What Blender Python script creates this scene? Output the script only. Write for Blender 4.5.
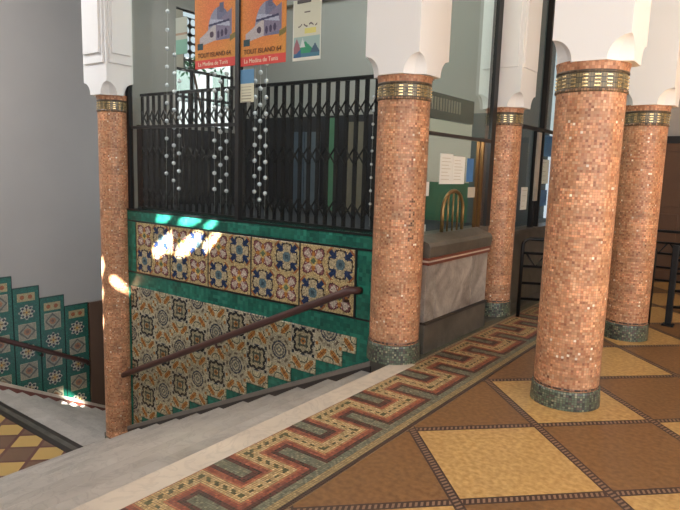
import bpy, bmesh, math, random
import numpy as np
from mathutils import Vector, Matrix
C = bpy.context.scene
for o in list(bpy.data.objects): bpy.data.objects.remove(o)
rng = np.random.default_rng(7); random.seed(7)

# ------------------------------------------------------------------ camera, world, lights
cam_d = bpy.data.cameras.new('camera'); cam = bpy.data.objects.new('camera', cam_d)
C.collection.objects.link(cam); C.camera = cam
cam_d.sensor_width = 36; cam_d.lens = 595.1/680*36; cam_d.clip_start = 0.05
RX = ((0.8010972, 0.1087910, -0.5885642), (0.5977865, -0.0962876, 0.7958518), (0.0299100, -0.9893903, -0.1421696))
M = Matrix([[RX[r][0], -RX[r][1], -RX[r][2], 0] for r in range(3)] + [[0, 0, 0, 1]])
M.translation = (0, 0, 1.5); cam.matrix_world = M

w = bpy.data.worlds.new('sky'); C.world = w; w.use_nodes = True
bg = w.node_tree.nodes['Background']; bg.inputs[0].default_value = (0.80, 0.90, 1.0, 1); bg.inputs[1].default_value = 1.0
SUN = Vector((-0.35, 0.85, -0.82)).normalized()
sd = bpy.data.lights.new('sun', 'SUN'); sun = bpy.data.objects.new('sun', sd); C.collection.objects.link(sun)
sd.energy = 120; sd.angle = math.radians(0.6); sd.color = (1.0, 0.95, 0.86)
sun.rotation_euler = SUN.to_track_quat('-Z', 'Y').to_euler()
def area(name, loc, direction, sx, sy, e, col):
    d = bpy.data.lights.new(name, 'AREA'); d.shape = 'RECTANGLE'; d.size = sx; d.size_y = sy; d.energy = e; d.color = col
    o = bpy.data.objects.new(name, d); C.collection.objects.link(o); o.location = loc
    o.rotation_euler = Vector(direction).to_track_quat('-Z', 'Y').to_euler(); return o
area('street_daylight', (3.9, 1.4, 2.4), (-1, 0.42, -0.1), 5.5, 3.0, 165, (1.0, 0.985, 0.97))
area('rear_daylight', (0.6, -2.25, 2.4), (0, 1, -0.1), 4.5, 2.6, 155, (1.0, 0.978, 0.95))
area('landing_daylight', (-7.9, 1.5, 4.6), (-0.1, 0.25, -1), 1.8, 1.6, 185, (1.0, 0.985, 0.98))
area('booth_fill', (-4.3, 5.2, 4.1), (0, 0.2, -1), 3.4, 1.0, 60, (0.95, 1.0, 0.96))  # added fill to brighten the display room, no fitting there
area('ticket_fill', (-2.95, 5.0, 1.9), (-0.1, 1, -0.35), 0.6, 0.2, 6, (1.0, 0.97, 0.88))  # added fill so the booth partition shows, stands for no real lamp
C.view_settings.view_transform = 'Standard'; C.view_settings.look = 'None'
C.view_settings.exposure = 0.0; C.view_settings.gamma = 1.0; C.view_settings.use_curve_mapping = False

# ------------------------------------------------------------------ materials
def lin(c):
    c = np.asarray(c, float) / 255.0
    return np.where(c <= 0.04045, c / 12.92, ((c + 0.055) / 1.055) ** 2.4)
def rgba(c): v = lin(c); return (float(v[0]), float(v[1]), float(v[2]), 1)
def new_mat(name):
    m = bpy.data.materials.new(name); m.use_nodes = True
    return m, m.node_tree, m.node_tree.nodes['Principled BSDF']
def L(nt, a, b): nt.links.new(a, b)
def mth(nt, op, a, b=None, c=None):
    n = nt.nodes.new('ShaderNodeMath'); n.operation = op
    for i, v in enumerate((a, b, c)):
        if v is None: continue
        if isinstance(v, (int, float)): n.inputs[i].default_value = v
        else: L(nt, v, n.inputs[i])
    return n.outputs[0]
def mix(nt, f, a, b):
    n = nt.nodes.new('ShaderNodeMix'); n.data_type = 'RGBA'
    if isinstance(f, (int, float)): n.inputs[0].default_value = f
    else: L(nt, f, n.inputs[0])
    for i, v in ((6, a), (7, b)):
        if isinstance(v, tuple): n.inputs[i].default_value = v
        else: L(nt, v, n.inputs[i])
    return n.outputs[2]
def plain(name, c, rough=0.5, metal=0.0, spec=0.5, var=0.12, scale=8.0, bump=0.0):
    m, nt, p = new_mat(name)
    tc = nt.nodes.new('ShaderNodeTexCoord'); nz = nt.nodes.new('ShaderNodeTexNoise')
    nz.inputs['Scale'].default_value = scale; nz.inputs['Detail'].default_value = 6
    L(nt, tc.outputs['Object'], nz.inputs['Vector'])
    a = tuple(max(0, x * (1 - var)) for x in rgba(c)[:3]) + (1,); b = tuple(x * (1 + var) for x in rgba(c)[:3]) + (1,)
    L(nt, mix(nt, nz.outputs[0], a, b), p.inputs['Base Color'])
    p.inputs['Roughness'].default_value = rough; p.inputs['Metallic'].default_value = metal
    p.inputs['Specular IOR Level'].default_value = spec
    if bump:
        bn = nt.nodes.new('ShaderNodeBump'); bn.inputs['Strength'].default_value = bump; bn.inputs['Distance'].default_value = 0.01
        L(nt, nz.outputs[0], bn.inputs['Height']); L(nt, bn.outputs[0], p.inputs['Normal'])
    return m
def painted(name, rough=0.35, grout=None, gw=0.08, spec=0.5, noise=0.15, nscale=40):
    """uses the per-face colour of the tesserae / glaze, with grout at the cell edges"""
    m, nt, p = new_mat(name)
    at = nt.nodes.new('ShaderNodeAttribute'); at.attribute_name = 'col'
    tc = nt.nodes.new('ShaderNodeTexCoord'); nz = nt.nodes.new('ShaderNodeTexNoise'); nz.inputs['Scale'].default_value = nscale
    L(nt, tc.outputs['Object'], nz.inputs['Vector'])
    k = mth(nt, 'MULTIPLY_ADD', nz.outputs[0], noise * 2, 1 - noise)
    vm = nt.nodes.new('ShaderNodeVectorMath'); vm.operation = 'SCALE'; L(nt, at.outputs['Color'], vm.inputs[0]); L(nt, k, vm.inputs['Scale'])
    col = vm.outputs[0]
    if grout is not None:
        uv = nt.nodes.new('ShaderNodeUVMap'); uv.uv_map = 'cell'; sp = nt.nodes.new('ShaderNodeSeparateXYZ'); L(nt, uv.outputs[0], sp.inputs[0])
        du = mth(nt, 'ABSOLUTE', mth(nt, 'SUBTRACT', sp.outputs[0], 0.5)); dv = mth(nt, 'ABSOLUTE', mth(nt, 'SUBTRACT', sp.outputs[1], 0.5))
        g = mth(nt, 'GREATER_THAN', mth(nt, 'MAXIMUM', du, dv), 0.5 - gw)
        col = mix(nt, g, col, rgba(grout))
    L(nt, col, p.inputs['Base Color']); p.inputs['Roughness'].default_value = rough; p.inputs['Specular IOR Level'].default_value = spec
    return m
def glass_mat(name, refl=1.0, tint=(0.95, 0.97, 0.96, 1)):
    m, nt, p = new_mat(name); nt.nodes.remove(p); out = nt.nodes['Material Output']
    t = nt.nodes.new('ShaderNodeBsdfTransparent'); t.inputs[0].default_value = tint
    g = nt.nodes.new('ShaderNodeBsdfGlossy'); g.inputs['Roughness'].default_value = 0.02
    f = nt.nodes.new('ShaderNodeFresnel'); f.inputs[0].default_value = 1.5; ge = nt.nodes.new('ShaderNodeNewGeometry')
    mx = nt.nodes.new('ShaderNodeMixShader'); L(nt, mth(nt, 'MULTIPLY', mth(nt, 'MULTIPLY', f.outputs[0], refl), mth(nt, 'SUBTRACT', 1.0, ge.outputs['Backfacing'])), mx.inputs[0])
    L(nt, t.outputs[0], mx.inputs[1]); L(nt, g.outputs[0], mx.inputs[2]); L(nt, mx.outputs[0], out.inputs[0]); return m
def marble_mat(name, c1, c2, vein, rough=0.3, scale=1.6):
    m, nt, p = new_mat(name)
    tc = nt.nodes.new('ShaderNodeTexCoord'); nz = nt.nodes.new('ShaderNodeTexNoise'); nz.inputs['Scale'].default_value = scale
    nz.inputs['Detail'].default_value = 9; nz.inputs['Distortion'].default_value = 1.4; L(nt, tc.outputs['Object'], nz.inputs['Vector'])
    base = mix(nt, mth(nt, 'MULTIPLY_ADD', nz.outputs[0], 2.2, -0.6), rgba(c1), rgba(c2))
    n2 = nt.nodes.new('ShaderNodeTexNoise'); n2.inputs['Scale'].default_value = scale * 2.3; n2.inputs['Detail'].default_value = 6; n2.inputs['Distortion'].default_value = 2.5
    L(nt, tc.outputs['Object'], n2.inputs['Vector'])
    v = mth(nt, 'SUBTRACT', 1.0, mth(nt, 'MULTIPLY', mth(nt, 'ABSOLUTE', mth(nt, 'SUBTRACT', n2.outputs[0], 0.5)), 22)); v = mth(nt, 'MAXIMUM', v, 0.0)
    L(nt, mix(nt, mth(nt, 'MULTIPLY', v, 0.22), base, rgba(vein)), p.inputs['Base Color']); p.inputs['Roughness'].default_value = rough
    return m
MT = {}
MT['plaster'] = plain('grey_plaster', (170, 166, 162), 0.85, spec=0.2, var=0.07, scale=1.3, bump=0.15)
MT['white'] = plain('white_plaster', (226, 226, 226), 0.7, spec=0.3, var=0.02, scale=3)
MT['room_grey'] = plain('booth_paint', (152, 151, 147), 0.8, spec=0.2, var=0.05, scale=2)
MT['dark_wain'] = plain('dark_wainscot', (22, 26, 34), 0.6, var=0.3, scale=3)
MT['iron'] = plain('black_iron', (18, 19, 22), 0.45, metal=0.3)
MT['frame'] = plain('dark_frame', (24, 24, 26), 0.5)
MT['rail'] = plain('brown_painted_rail', (72, 44, 40), 0.38, var=0.15)
MT['bronze'] = plain('bronze', (120, 88, 52), 0.35, metal=0.8)
MT['brass'] = plain('aged_brass', (150, 125, 85), 0.35, metal=0.85)
MT['gold'] = plain('gold_tessera', (226, 200, 150), 0.25, metal=0.75, var=0.2, scale=30)
MT['wood'] = plain('brown_wood', (92, 66, 48), 0.6, var=0.25, scale=3)
MT['skirt'] = plain('dark_stone_skirting', (56, 50, 47), 0.4, var=0.2)
MT['green'] = plain('green_glaze', (30, 102, 86), 0.22, var=0.38, scale=7)
MT['black'] = plain('black_glaze', (18, 22, 24), 0.3)
MT['marble'] = marble_mat('pale_marble', (214, 200, 180), (190, 178, 164), (150, 140, 130))
MT['marble_grey'] = marble_mat('grey_marble', (190, 184, 176), (160, 154, 146), (120, 114, 112), 0.35)
MT['marble_panel'] = marble_mat('veined_marble_panel', (190, 182, 172), (112, 104, 98), (74, 68, 66), 0.3, 2.6)
MT['marble_dark'] = marble_mat('dark_marble', (104, 100, 92), (70, 68, 62), (46, 48, 44), 0.35, 3)
MT['red_stone'] = plain('red_stone', (116, 66, 54), 0.35)
MT['glass'] = glass_mat('window_glass', 0.9)
MT['glass_green'] = glass_mat('green_window_glass', 1.6, (0.88, 0.93, 0.90, 1))
MT['bead'] = plain('pearl_bead', (226, 232, 240), 0.18, metal=0.35, spec=0.9)
MT['mosaic'] = painted('column_mosaic', 0.42, grout=(160, 120, 92), gw=0.05, spec=0.4)
MT['border'] = painted('border_mosaic', 0.4, grout=(96, 84, 70), gw=0.07, spec=0.35)
MT['glaze'] = painted('painted_glaze', 0.25)
MT['print'] = painted('printed_paper', 0.6, noise=0.03, spec=0.3)
MT['bandstone'] = painted('band_tesserae', 0.32, grout=(70, 66, 56), gw=0.09)
MT['leaf'] = plain('leaf_green', (42, 110, 62), 0.5, var=0.4, scale=5)
MT['beige'] = plain('beige_board', (176, 170, 156), 0.7, var=0.05)
MT['green_board'] = plain('green_baize', (48, 92, 66), 0.8, var=0.15)
MT['paper'] = plain('white_paper', (226, 230, 228), 0.7, var=0.03)
MT['blue_print'] = plain('blue_print', (70, 120, 175), 0.6, var=0.35, scale=9)
MT['ink'] = plain('dark_ink', (58, 40, 36), 0.7)
MT['cream_ink'] = plain('cream_ink', (236, 214, 190), 0.7)
MT['teal_wall'] = plain('dark_teal_paint', (66, 78, 78), 0.7, var=0.2, scale=2)
MT['amber'] = plain('glass_block', (200, 215, 230), 0.1, var=0.1)

def floor_mat():
    m, nt, p = new_mat('checker_floor_tiles')
    g = nt.nodes.new('ShaderNodeNewGeometry'); sp = nt.nodes.new('ShaderNodeSeparateXYZ'); L(nt, g.outputs['Position'], sp.inputs[0])
    h = 0.548; x = mth(nt, 'ADD', sp.outputs[0], 1.06); y = mth(nt, 'SUBTRACT', sp.outputs[1], 3.488)
    u = mth(nt, 'MULTIPLY', mth(nt, 'ADD', x, y), 1 / (2 * h)); v = mth(nt, 'MULTIPLY', mth(nt, 'SUBTRACT', x, y), 1 / (2 * h))
    par = mth(nt, 'PINGPONG', mth(nt, 'ADD', mth(nt, 'FLOOR', u), mth(nt, 'FLOOR', v)), 1.0)
    n1 = nt.nodes.new('ShaderNodeTexNoise'); n1.inputs['Scale'].default_value = 34; n1.inputs['Detail'].default_value = 3; L(nt, g.outputs['Position'], n1.inputs['Vector'])
    n2 = nt.nodes.new('ShaderNodeTexNoise'); n2.inputs['Scale'].default_value = 3.0; n2.inputs['Detail'].default_value = 5; L(nt, g.outputs['Position'], n2.inputs['Vector'])
    f1 = mth(nt, 'MULTIPLY_ADD', n1.outputs[0], 3.0, -1.0)
    yel = mix(nt, f1, rgba((172, 134, 78)), rgba((203, 166, 106)))
    brn = mix(nt, f1, rgba((112, 79, 47)), rgba((136, 100, 62)))
    tile = mix(nt, par, brn, yel)
    tile = mix(nt, mth(nt, 'MULTIPLY_ADD', n2.outputs[0], 1.2, -0.3), tile, mix(nt, 0.28, tile, rgba((110, 70, 40))))
    def strip(a, b):   # a across, b along
        d = mth(nt, 'ABSOLUTE', mth(nt, 'SUBTRACT', mth(nt, 'FRACT', mth(nt, 'ADD', a, 0.5)), 0.5)); d = mth(nt, 'MULTIPLY', d, 2 * h * 0.7071)
        s = mth(nt, 'MULTIPLY', mth(nt, 'SUBTRACT', mth(nt, 'FRACT', mth(nt, 'ADD', a, 0.5)), 0.5), 2 * h * 0.7071)
        on = mth(nt, 'LESS_THAN', d, 0.027)
        ph = mth(nt, 'ADD', mth(nt, 'MULTIPLY', b, 2 * h * 0.7071 / 0.027), mth(nt, 'MULTIPLY', s, 14.0))
        rope = mth(nt, 'MULTIPLY', mth(nt, 'LESS_THAN', mth(nt, 'FRACT', ph), 0.48), mth(nt, 'LESS_THAN', d, 0.016))
        return on, rope
    o1, r1 = strip(u, v); o2, r2 = strip(v, u)
    on = mth(nt, 'MAXIMUM', o1, o2); rope = mth(nt, 'ADD', mth(nt, 'MULTIPLY', o1, r1), mth(nt, 'MULTIPLY', mth(nt, 'MULTIPLY', o2, mth(nt, 'SUBTRACT', 1.0, o1)), r2))
    sc = mix(nt, rope, rgba((62, 44, 38)), rgba((134, 108, 88)))
    L(nt, mix(nt, on, tile, sc), p.inputs['Base Color']); p.inputs['Roughness'].default_value = 0.42; p.inputs['Specular IOR Level'].default_value = 0.45
    return m
MT['floor'] = floor_mat()
def landing_mat():
    m, nt, p = new_mat('landing_tiles')
    g = nt.nodes.new('ShaderNodeNewGeometry'); sp = nt.nodes.new('ShaderNodeSeparateXYZ'); L(nt, g.outputs['Position'], sp.inputs[0])
    x = mth(nt, 'ADD', sp.outputs[0], 7.13); y = mth(nt, 'SUBTRACT', sp.outputs[1], 3.07); h = 0.245
    u = mth(nt, 'MULTIPLY', mth(nt, 'ADD', x, y), 1 / (2 * h)); v = mth(nt, 'MULTIPLY', mth(nt, 'SUBTRACT', x, y), 1 / (2 * h))
    par = mth(nt, 'PINGPONG', mth(nt, 'ADD', mth(nt, 'FLOOR', u), mth(nt, 'FLOOR', v)), 1.0)
    du = mth(nt, 'ABSOLUTE', mth(nt, 'SUBTRACT', mth(nt, 'FRACT', mth(nt, 'ADD', u, 0.5)), 0.5)); dv = mth(nt, 'ABSOLUTE', mth(nt, 'SUBTRACT', mth(nt, 'FRACT', mth(nt, 'ADD', v, 0.5)), 0.5))
    on = mth(nt, 'LESS_THAN', mth(nt, 'MINIMUM', du, dv), 0.06)
    t = mix(nt, par, rgba((118, 92, 74)), rgba((190, 158, 96)))
    L(nt, mix(nt, on, t, rgba((106, 72, 66))), p.inputs['Base Color']); p.inputs['Roughness'].default_value = 0.4
    return m
MT['landing'] = landing_mat()

# ------------------------------------------------------------------ helpers
def link(name, me, parent=None):
    o = bpy.data.objects.new(name, me); C.collection.objects.link(o)
    if parent is not None: o.parent = parent
    return o
def tag(o, label=None, cat=None, group=None, kind=None):
    if label: o['label'] = label
    if cat: o['category'] = cat
    if group: o['group'] = group
    if kind: o['kind'] = kind
    return o
def empty(name, loc=(0, 0, 0), rz=0.0):
    o = bpy.data.objects.new(name, None); C.collection.objects.link(o); o.location = loc; o.rotation_euler = (0, 0, rz); return o
class MB:
    """collects shapes, links them as ONE mesh"""
    def __init__(s): s.bm = bmesh.new()
    def box(s, x0, x1, y0, y1, z0, z1, mi=0, bevel=0):
        vs = [s.bm.verts.new((x, y, z)) for x in (x0, x1) for y in (y0, y1) for z in (z0, z1)]
        for f in ((0, 1, 3, 2), (4, 6, 7, 5), (0, 4, 5, 1), (2, 3, 7, 6), (0, 2, 6, 4), (1, 5, 7, 3)):
            s.bm.faces.new([vs[i] for i in f]).material_index = mi
        return s
    def prism(s, pts, a, b, axis='y', mi=0):
        """polygon pts extruded from a to b along axis"""
        def P(p, t): return {'y': (p[0], t, p[1]), 'x': (t, p[0], p[1]), 'z': (p[0], p[1], t)}[axis]
        v0 = [s.bm.verts.new(P(p, a)) for p in pts]; v1 = [s.bm.verts.new(P(p, b)) for p in pts]; n = len(pts)
        s.bm.faces.new(v0).material_index = mi; s.bm.faces.new(v1[::-1]).material_index = mi
        for i in range(n): s.bm.faces.new((v0[i], v1[i], v1[(i + 1) % n], v0[(i + 1) % n])).material_index = mi
        return s
    def bar(s, p, q, w, h, up=(0, 0, 1), mi=0):
        p = Vector(p); q = Vector(q); d = (q - p).normalized(); a = d.cross(Vector(up))
        a = a.normalized() if a.length > 1e-5 else d.orthogonal().normalized(); b = a.cross(d).normalized()
        vs = [s.bm.verts.new(e + a * (sx * w / 2) + b * (sy * h / 2)) for e in (p, q) for sx, sy in ((-1, -1), (1, -1), (1, 1), (-1, 1))]
        for f in ((3, 2, 1, 0), (4, 5, 6, 7), (0, 1, 5, 4), (1, 2, 6, 5), (2, 3, 7, 6), (3, 0, 4, 7)):
            s.bm.faces.new([vs[i] for i in f]).material_index = mi
        return s
    def tube(s, pts, r, n=12, mi=0):
        pts = [Vector(p) for p in pts]; rings = []; prev = None
        for i, p in enumerate(pts):
            d = (pts[min(i + 1, len(pts) - 1)] - pts[max(i - 1, 0)]).normalized()
            a = (prev - d * prev.dot(d)).normalized() if prev is not None else d.orthogonal().normalized(); prev = a; b = d.cross(a)
            rings.append([s.bm.verts.new(p + (a * math.cos(t) + b * math.sin(t)) * r) for t in [2 * math.pi * k / n for k in range(n)]])
        for A, B in zip(rings, rings[1:]):
            for k in range(n):
                f = s.bm.faces.new((A[k], A[(k + 1) % n], B[(k + 1) % n], B[k])); f.smooth = True; f.material_index = mi
        s.bm.faces.new(rings[0][::-1]); s.bm.faces.new(rings[-1]); return s
    def lathe(s, prof, n=64, cx=0, cy=0, mi=0):
        rings = [[s.bm.verts.new((cx + r * math.cos(2 * math.pi * k / n), cy + r * math.sin(2 * math.pi * k / n), z)) for k in range(n)] for r, z in prof]
        for A, B in zip(rings, rings[1:]):
            for k in range(n):
                f = s.bm.faces.new((A[k], A[(k + 1) % n], B[(k + 1) % n], B[k])); f.smooth = True; f.material_index = mi
        s.bm.faces.new(rings[0][::-1]); s.bm.faces.new(rings[-1]); return s
    def ball(s, c, r, n=10):
        bmesh.ops.create_uvsphere(s.bm, u_segments=n, v_segments=n - 2, radius=r, matrix=Matrix.Translation(c))
        return s
    def build(s, name, mats, parent=None, bevel=0, smooth=False):
        bmesh.ops.recalc_face_normals(s.bm, faces=s.bm.faces)
        me = bpy.data.meshes.new(name); s.bm.to_mesh(me); s.bm.free()
        for m in (mats if isinstance(mats, (list, tuple)) else [mats]): me.materials.append(m)
        o = link(name, me, parent)
        if smooth:
            for p in me.polygons: p.use_smooth = True
        if bevel:
            b = o.modifiers.new('bevel', 'BEVEL'); b.width = bevel; b.segments = 2; b.limit_method = 'ANGLE'
        return o
def cellmesh(name, pos, cols, mat, parent=None, closed=False, smooth=False, back=None):
    """pos (nu+1, nv+1, 3) grid, cols (nu, nv, 3) sRGB 0..255; back = offset vector giving the slab its thickness"""
    nu, nv = cols.shape[:2]; nV = (nu + 1) * (nv + 1)
    verts = pos.reshape(-1, 3); idx = np.arange(nV).reshape(nu + 1, nv + 1)
    q = np.stack([idx[:-1, :-1], idx[1:, :-1], idx[1:, 1:], idx[:-1, 1:]], -1).reshape(-1, 4)
    cl = lin(cols.reshape(-1, 3)); extra = []
    if back is not None:
        verts = np.concatenate([verts, verts + np.array(back)[None]])
        def strip(line, rev):
            a, b = line[:-1], line[1:]; f = np.stack([a, a + nV, b + nV, b], -1); return f[:, ::-1] if rev else f
        extra = np.concatenate([strip(idx[:, 0], False), strip(idx[-1, :], False), strip(idx[:, -1], True), strip(idx[0, :], True),
                                np.array([[idx[0, 0] + nV, idx[0, -1] + nV, idx[-1, -1] + nV, idx[-1, 0] + nV]])])
        q = np.concatenate([q, extra]); cl = np.concatenate([cl, np.tile(cl.mean(0) * 0.8, (len(extra), 1))])
    me = bpy.data.meshes.new(name); nf = len(q)
    me.vertices.add(len(verts)); me.vertices.foreach_set('co', verts.astype('f').ravel())
    me.loops.add(nf * 4); me.loops.foreach_set('vertex_index', q.astype('i').ravel())
    me.polygons.add(nf); me.polygons.foreach_set('loop_start', np.arange(nf, dtype='i') * 4); me.polygons.foreach_set('loop_total', np.full(nf, 4, 'i'))
    me.update(calc_edges=True)
    ca = me.color_attributes.new('col', 'FLOAT_COLOR', 'CORNER')
    ca.data.foreach_set('color', np.repeat(np.concatenate([cl, np.ones((nf, 1))], 1), 4, 0).astype('f').ravel())
    uv = me.uv_layers.new(name='cell'); uv.data.foreach_set('uv', np.tile(np.array([0, 0, 1, 0, 1, 1, 0, 1], 'f'), nf))
    if smooth: me.polygons.foreach_set('use_smooth', np.ones(nf, bool))
    me.validate(); me.materials.append(mat)
    return link(name, me, parent)
def choose(shape, cols, p):
    c = np.array(cols, float)[rng.choice(len(cols), size=shape, p=np.array(p) / sum(p))]
    return np.clip(c * (1 + rng.normal(0, 0.06, shape + (1,))), 0, 255)
def slab(name, x0, x1, y0, y1, z0, z1, mat, kind='structure', parent=None):
    o = MB().box(x0, x1, y0, y1, z0, z1).build(name, mat, parent)
    if kind and parent is None: o['kind'] = kind
    return o

# ------------------------------------------------------------------ the room shell
slab('floor', -1.625, 4.2, -3.2, 10.2, -0.2, 0.0, MT['floor'])
slab('wall_left', -9.6, -9.4, -2.5, 7.0, -5.0, 4.9, MT['plaster'])
slab('wall_right_blocker', 4.1, 4.2, 4.6, 10.0, -0.2, 4.9, MT['plaster'])  # added out of view to block sky light and darken the rear
slab('wall_far', -2.3, 4.2, 10.0, 10.2, -0.2, 4.9, MT['plaster'])

# unseen gobo wall and ceiling: holes added, traced from the wanted sun patches
def to_back(T):
    T = Vector(T); return T - SUN * ((T.y + 2.4) / SUN.y)
def to_roof(T):
    T = Vector(T); return T - SUN * ((T.z - 4.9) / SUN.z)
RM = np.array(RX); CAM = np.array([0, 0, 1.5])
def hit(px, axis, val):
    d = RM @ np.array([px[0] - 340, px[1] - 255, 595.1])
    if axis == 's':
        k = 0.107 / 0.205; z0 = -1.96 + k * 3.66; t = (z0 - 1.5) / (d[2] + k * d[1]); t2 = (-9.33 - CAM[0]) / d[0]
        if t > t2 or t < 0: t = t2
        return CAM + t * d
    t = (val - CAM[axis]) / d[axis]; return CAM + t * d
gobo_holes = []; roof_gobo_holes = []
for axis, val, polys in (
    (1, 4.02, [[(151.7, 250), (153.7, 244.7), (165, 235.3), (171, 231), (171.7, 252.7), (165, 251.3), (161, 255.3), (153.7, 257.3)],
               [(173.7, 255.3), (178.3, 244.7), (189, 235.3), (197, 231.3), (202.3, 234), (199.7, 242), (189, 252.7), (179.7, 256.7)],
               [(203.5, 243.3), (210.3, 235), (222, 232), (215, 240.7), (206, 253), (202.6, 250)],
               [(154.3, 220.7), (155.7, 214), (173, 213.3), (163.7, 221.3)],
               [(173.7, 222.7), (183.7, 215.3), (203.7, 217), (189, 224.7)],
               [(199.7, 226.3), (210.3, 219.5), (220, 219), (207.7, 228.3)]]),
    (1, 3.88, [[(101, 263), (105, 261), (107, 270), (104, 281), (101, 282)], [(112, 280), (114, 277), (118, 277), (120, 281), (119, 286), (115, 287), (112, 284)],
               [(102, 293), (105, 291), (106, 300), (103, 306)], [(102, 320), (105, 319), (106, 328), (103, 334)]]),
    ('s', 0, [[(56, 391), (66, 386), (77, 390), (87, 400), (74, 402), (66, 397)], [(73, 404), (79, 403), (85, 414), (77, 412)]])):
    for poly in polys:
        pts3 = [hit(p, axis, val) for p in poly]
        if to_back(pts3[0]).z < 4.7: gobo_holes.append([(p.x, p.z) for p in map(to_back, pts3)])
        else: roof_gobo_holes.append([(p.x, p.y) for p in map(to_roof, pts3)])
def pierced(name, outline, hs, mat):
    cu = bpy.data.curves.new('gobo_sheet', 'CURVE'); cu.dimensions = '2D'; cu.fill_mode = 'BOTH'
    for pts in [outline] + hs:
        sp_ = cu.splines.new('POLY'); sp_.points.add(len(pts) - 1); sp_.use_cyclic_u = True
        for i, p in enumerate(pts): sp_.points[i].co = (p[0], p[1], 0, 1)
    tmp = bpy.data.objects.new('tmp', cu); C.collection.objects.link(tmp)
    me = bpy.data.meshes.new_from_object(tmp.evaluated_get(bpy.context.evaluated_depsgraph_get())); bpy.data.objects.remove(tmp)
    me.materials.clear(); me.materials.append(mat); o = link(name, me); o['kind'] = 'structure'
    m_ = o.modifiers.new('thickness', 'SOLIDIFY'); m_.thickness = 0.015; m_.offset = 0
    return o
wb = pierced('wall_back_gobo', [(-9.6, -2.2), (4.2, -2.2), (4.2, 4.98), (-9.6, 4.98)], gobo_holes, MT['plaster'])  # added behind the camera to break the sun into patches
wb.rotation_euler = (math.pi / 2, 0, 0); wb.location = (0, -2.4, 0)
rf = pierced('ceiling', [(-9.6, -2.5), (4.2, -2.5), (4.2, 10.2), (-9.6, 10.2)], roof_gobo_holes, MT['white']); rf.location = (0, 0, 4.91)  # roof openings are added, shaped to cast sun patches

# ------------------------------------------------------------------ the mosaic key border
XA, XB, YA, YB = -2.30, -1.622, 0.9, 10.0
ts = 0.0145; nu = int(round((XB - XA) / ts)); nv = int(round((YB - YA) / ts))
gx = np.linspace(XA, XB, nu + 1); gy = np.linspace(YA, YB, nv + 1)
cx = (gx[1:] + gx[:-1]) / 2; cy = (gy[1:] + gy[:-1]) / 2; X, Y = np.meshgrid(cx, cy, indexing='ij')
PER = 0.606; xl, xr = -2.128, -1.850; y0 = 2.102
ph = (Y - y0) % PER
def segd(x0, y0_, x1, y1):      # L-inf distance to an axis-aligned segment
    return np.maximum(np.maximum(x0 - X, X - x1), np.maximum(y0_ - ph, ph - y1)).clip(0)
def dd(px):
    H = PER / 2; best = np.full(X.shape, 9.0)
    for s in (-PER, 0, PER):
        for a in ((xl, s, xl, s + H), (xr, s + H, xr, s + PER), (xl, s, xr, s), (xl, s + H, xr, s + H)):
            best = np.minimum(best, segd(*a))
    return best
D = dd(0)
bc = choose(D.shape, [(112, 116, 96), (98, 102, 86), (128, 128, 104)], [5, 3, 2])
def put(mask, cols, p):
    c = choose(D.shape, cols, p); bc[mask] = c[mask]
put(D < 0.114, [(82, 46, 40), (94, 54, 46), (60, 44, 38)], [4, 3, 2])
put(D < 0.082, [(142, 74, 54), (154, 86, 64), (128, 64, 50)], [4, 3, 2])
put(D < 0.058, [(172, 110, 78), (160, 96, 68)], [3, 2])
put(D < 0.044, [(182, 156, 108), (194, 168, 122), (172, 144, 98)], [4, 3, 2])
dash = ((np.floor((X - XA) / ts).astype(int) + np.floor((Y - YA) / ts).astype(int)) % 4) < 2
corner = (np.minimum(np.abs(X - xl), np.abs(X - xr)) < 0.018) & (np.minimum(np.minimum(np.abs(ph), np.abs(ph - PER)), np.abs(ph - PER / 2)) < 0.018)
put((D < 0.009) & dash, [(96, 92, 60), (84, 82, 54)], [1, 1]); put(corner, [(88, 88, 56)], [1])
lf = X < -2.180; put(lf, [(168, 150, 118), (150, 134, 104)], [1, 1]); put(X < -2.21, [(92, 98, 84), (80, 86, 74)], [1, 1])
put(X > -1.742, [(112, 116, 96), (98, 102, 86), (128, 128, 104)], [5, 3, 2])
put(X > -1.688, [(158, 138, 96), (148, 128, 88)], [3, 2]); put(X > -1.648, [(58, 38, 32)], [1])
GX, GY = np.meshgrid(gx, gy, indexing='ij')
# tesserae stop where the marble landing begins: build in two pieces of one mesh by moving the left edge
edge = np.where(GY < 3.99, -2.175, -2.30)
GXc = np.maximum(GX, edge)
bo = cellmesh('floor_border', np.stack([GXc, GY, np.full_like(GX, 0.004)], -1), bc, MT['border'], back=(0, 0, -0.004)); bo.name = 'trim_1'; bo['kind'] = 'structure'
slab('floor_margin', -2.30, -1.625, 4.0, 10.0, -0.2, 0.0, MT['marble_dark'])
slab('floor_margin', -2.176, -1.625, -0.6, 4.0, -0.2, 0.0, MT['marble_dark'])
slab('floor_margin', -2.60, -2.30, 4.3, 10.0, -0.2, 0.0, MT['marble_dark'])
slab('trim_11', -2.62, -2.18, 3.995, 4.3, -0.2, 0.0, MT['marble_dark'])

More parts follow.
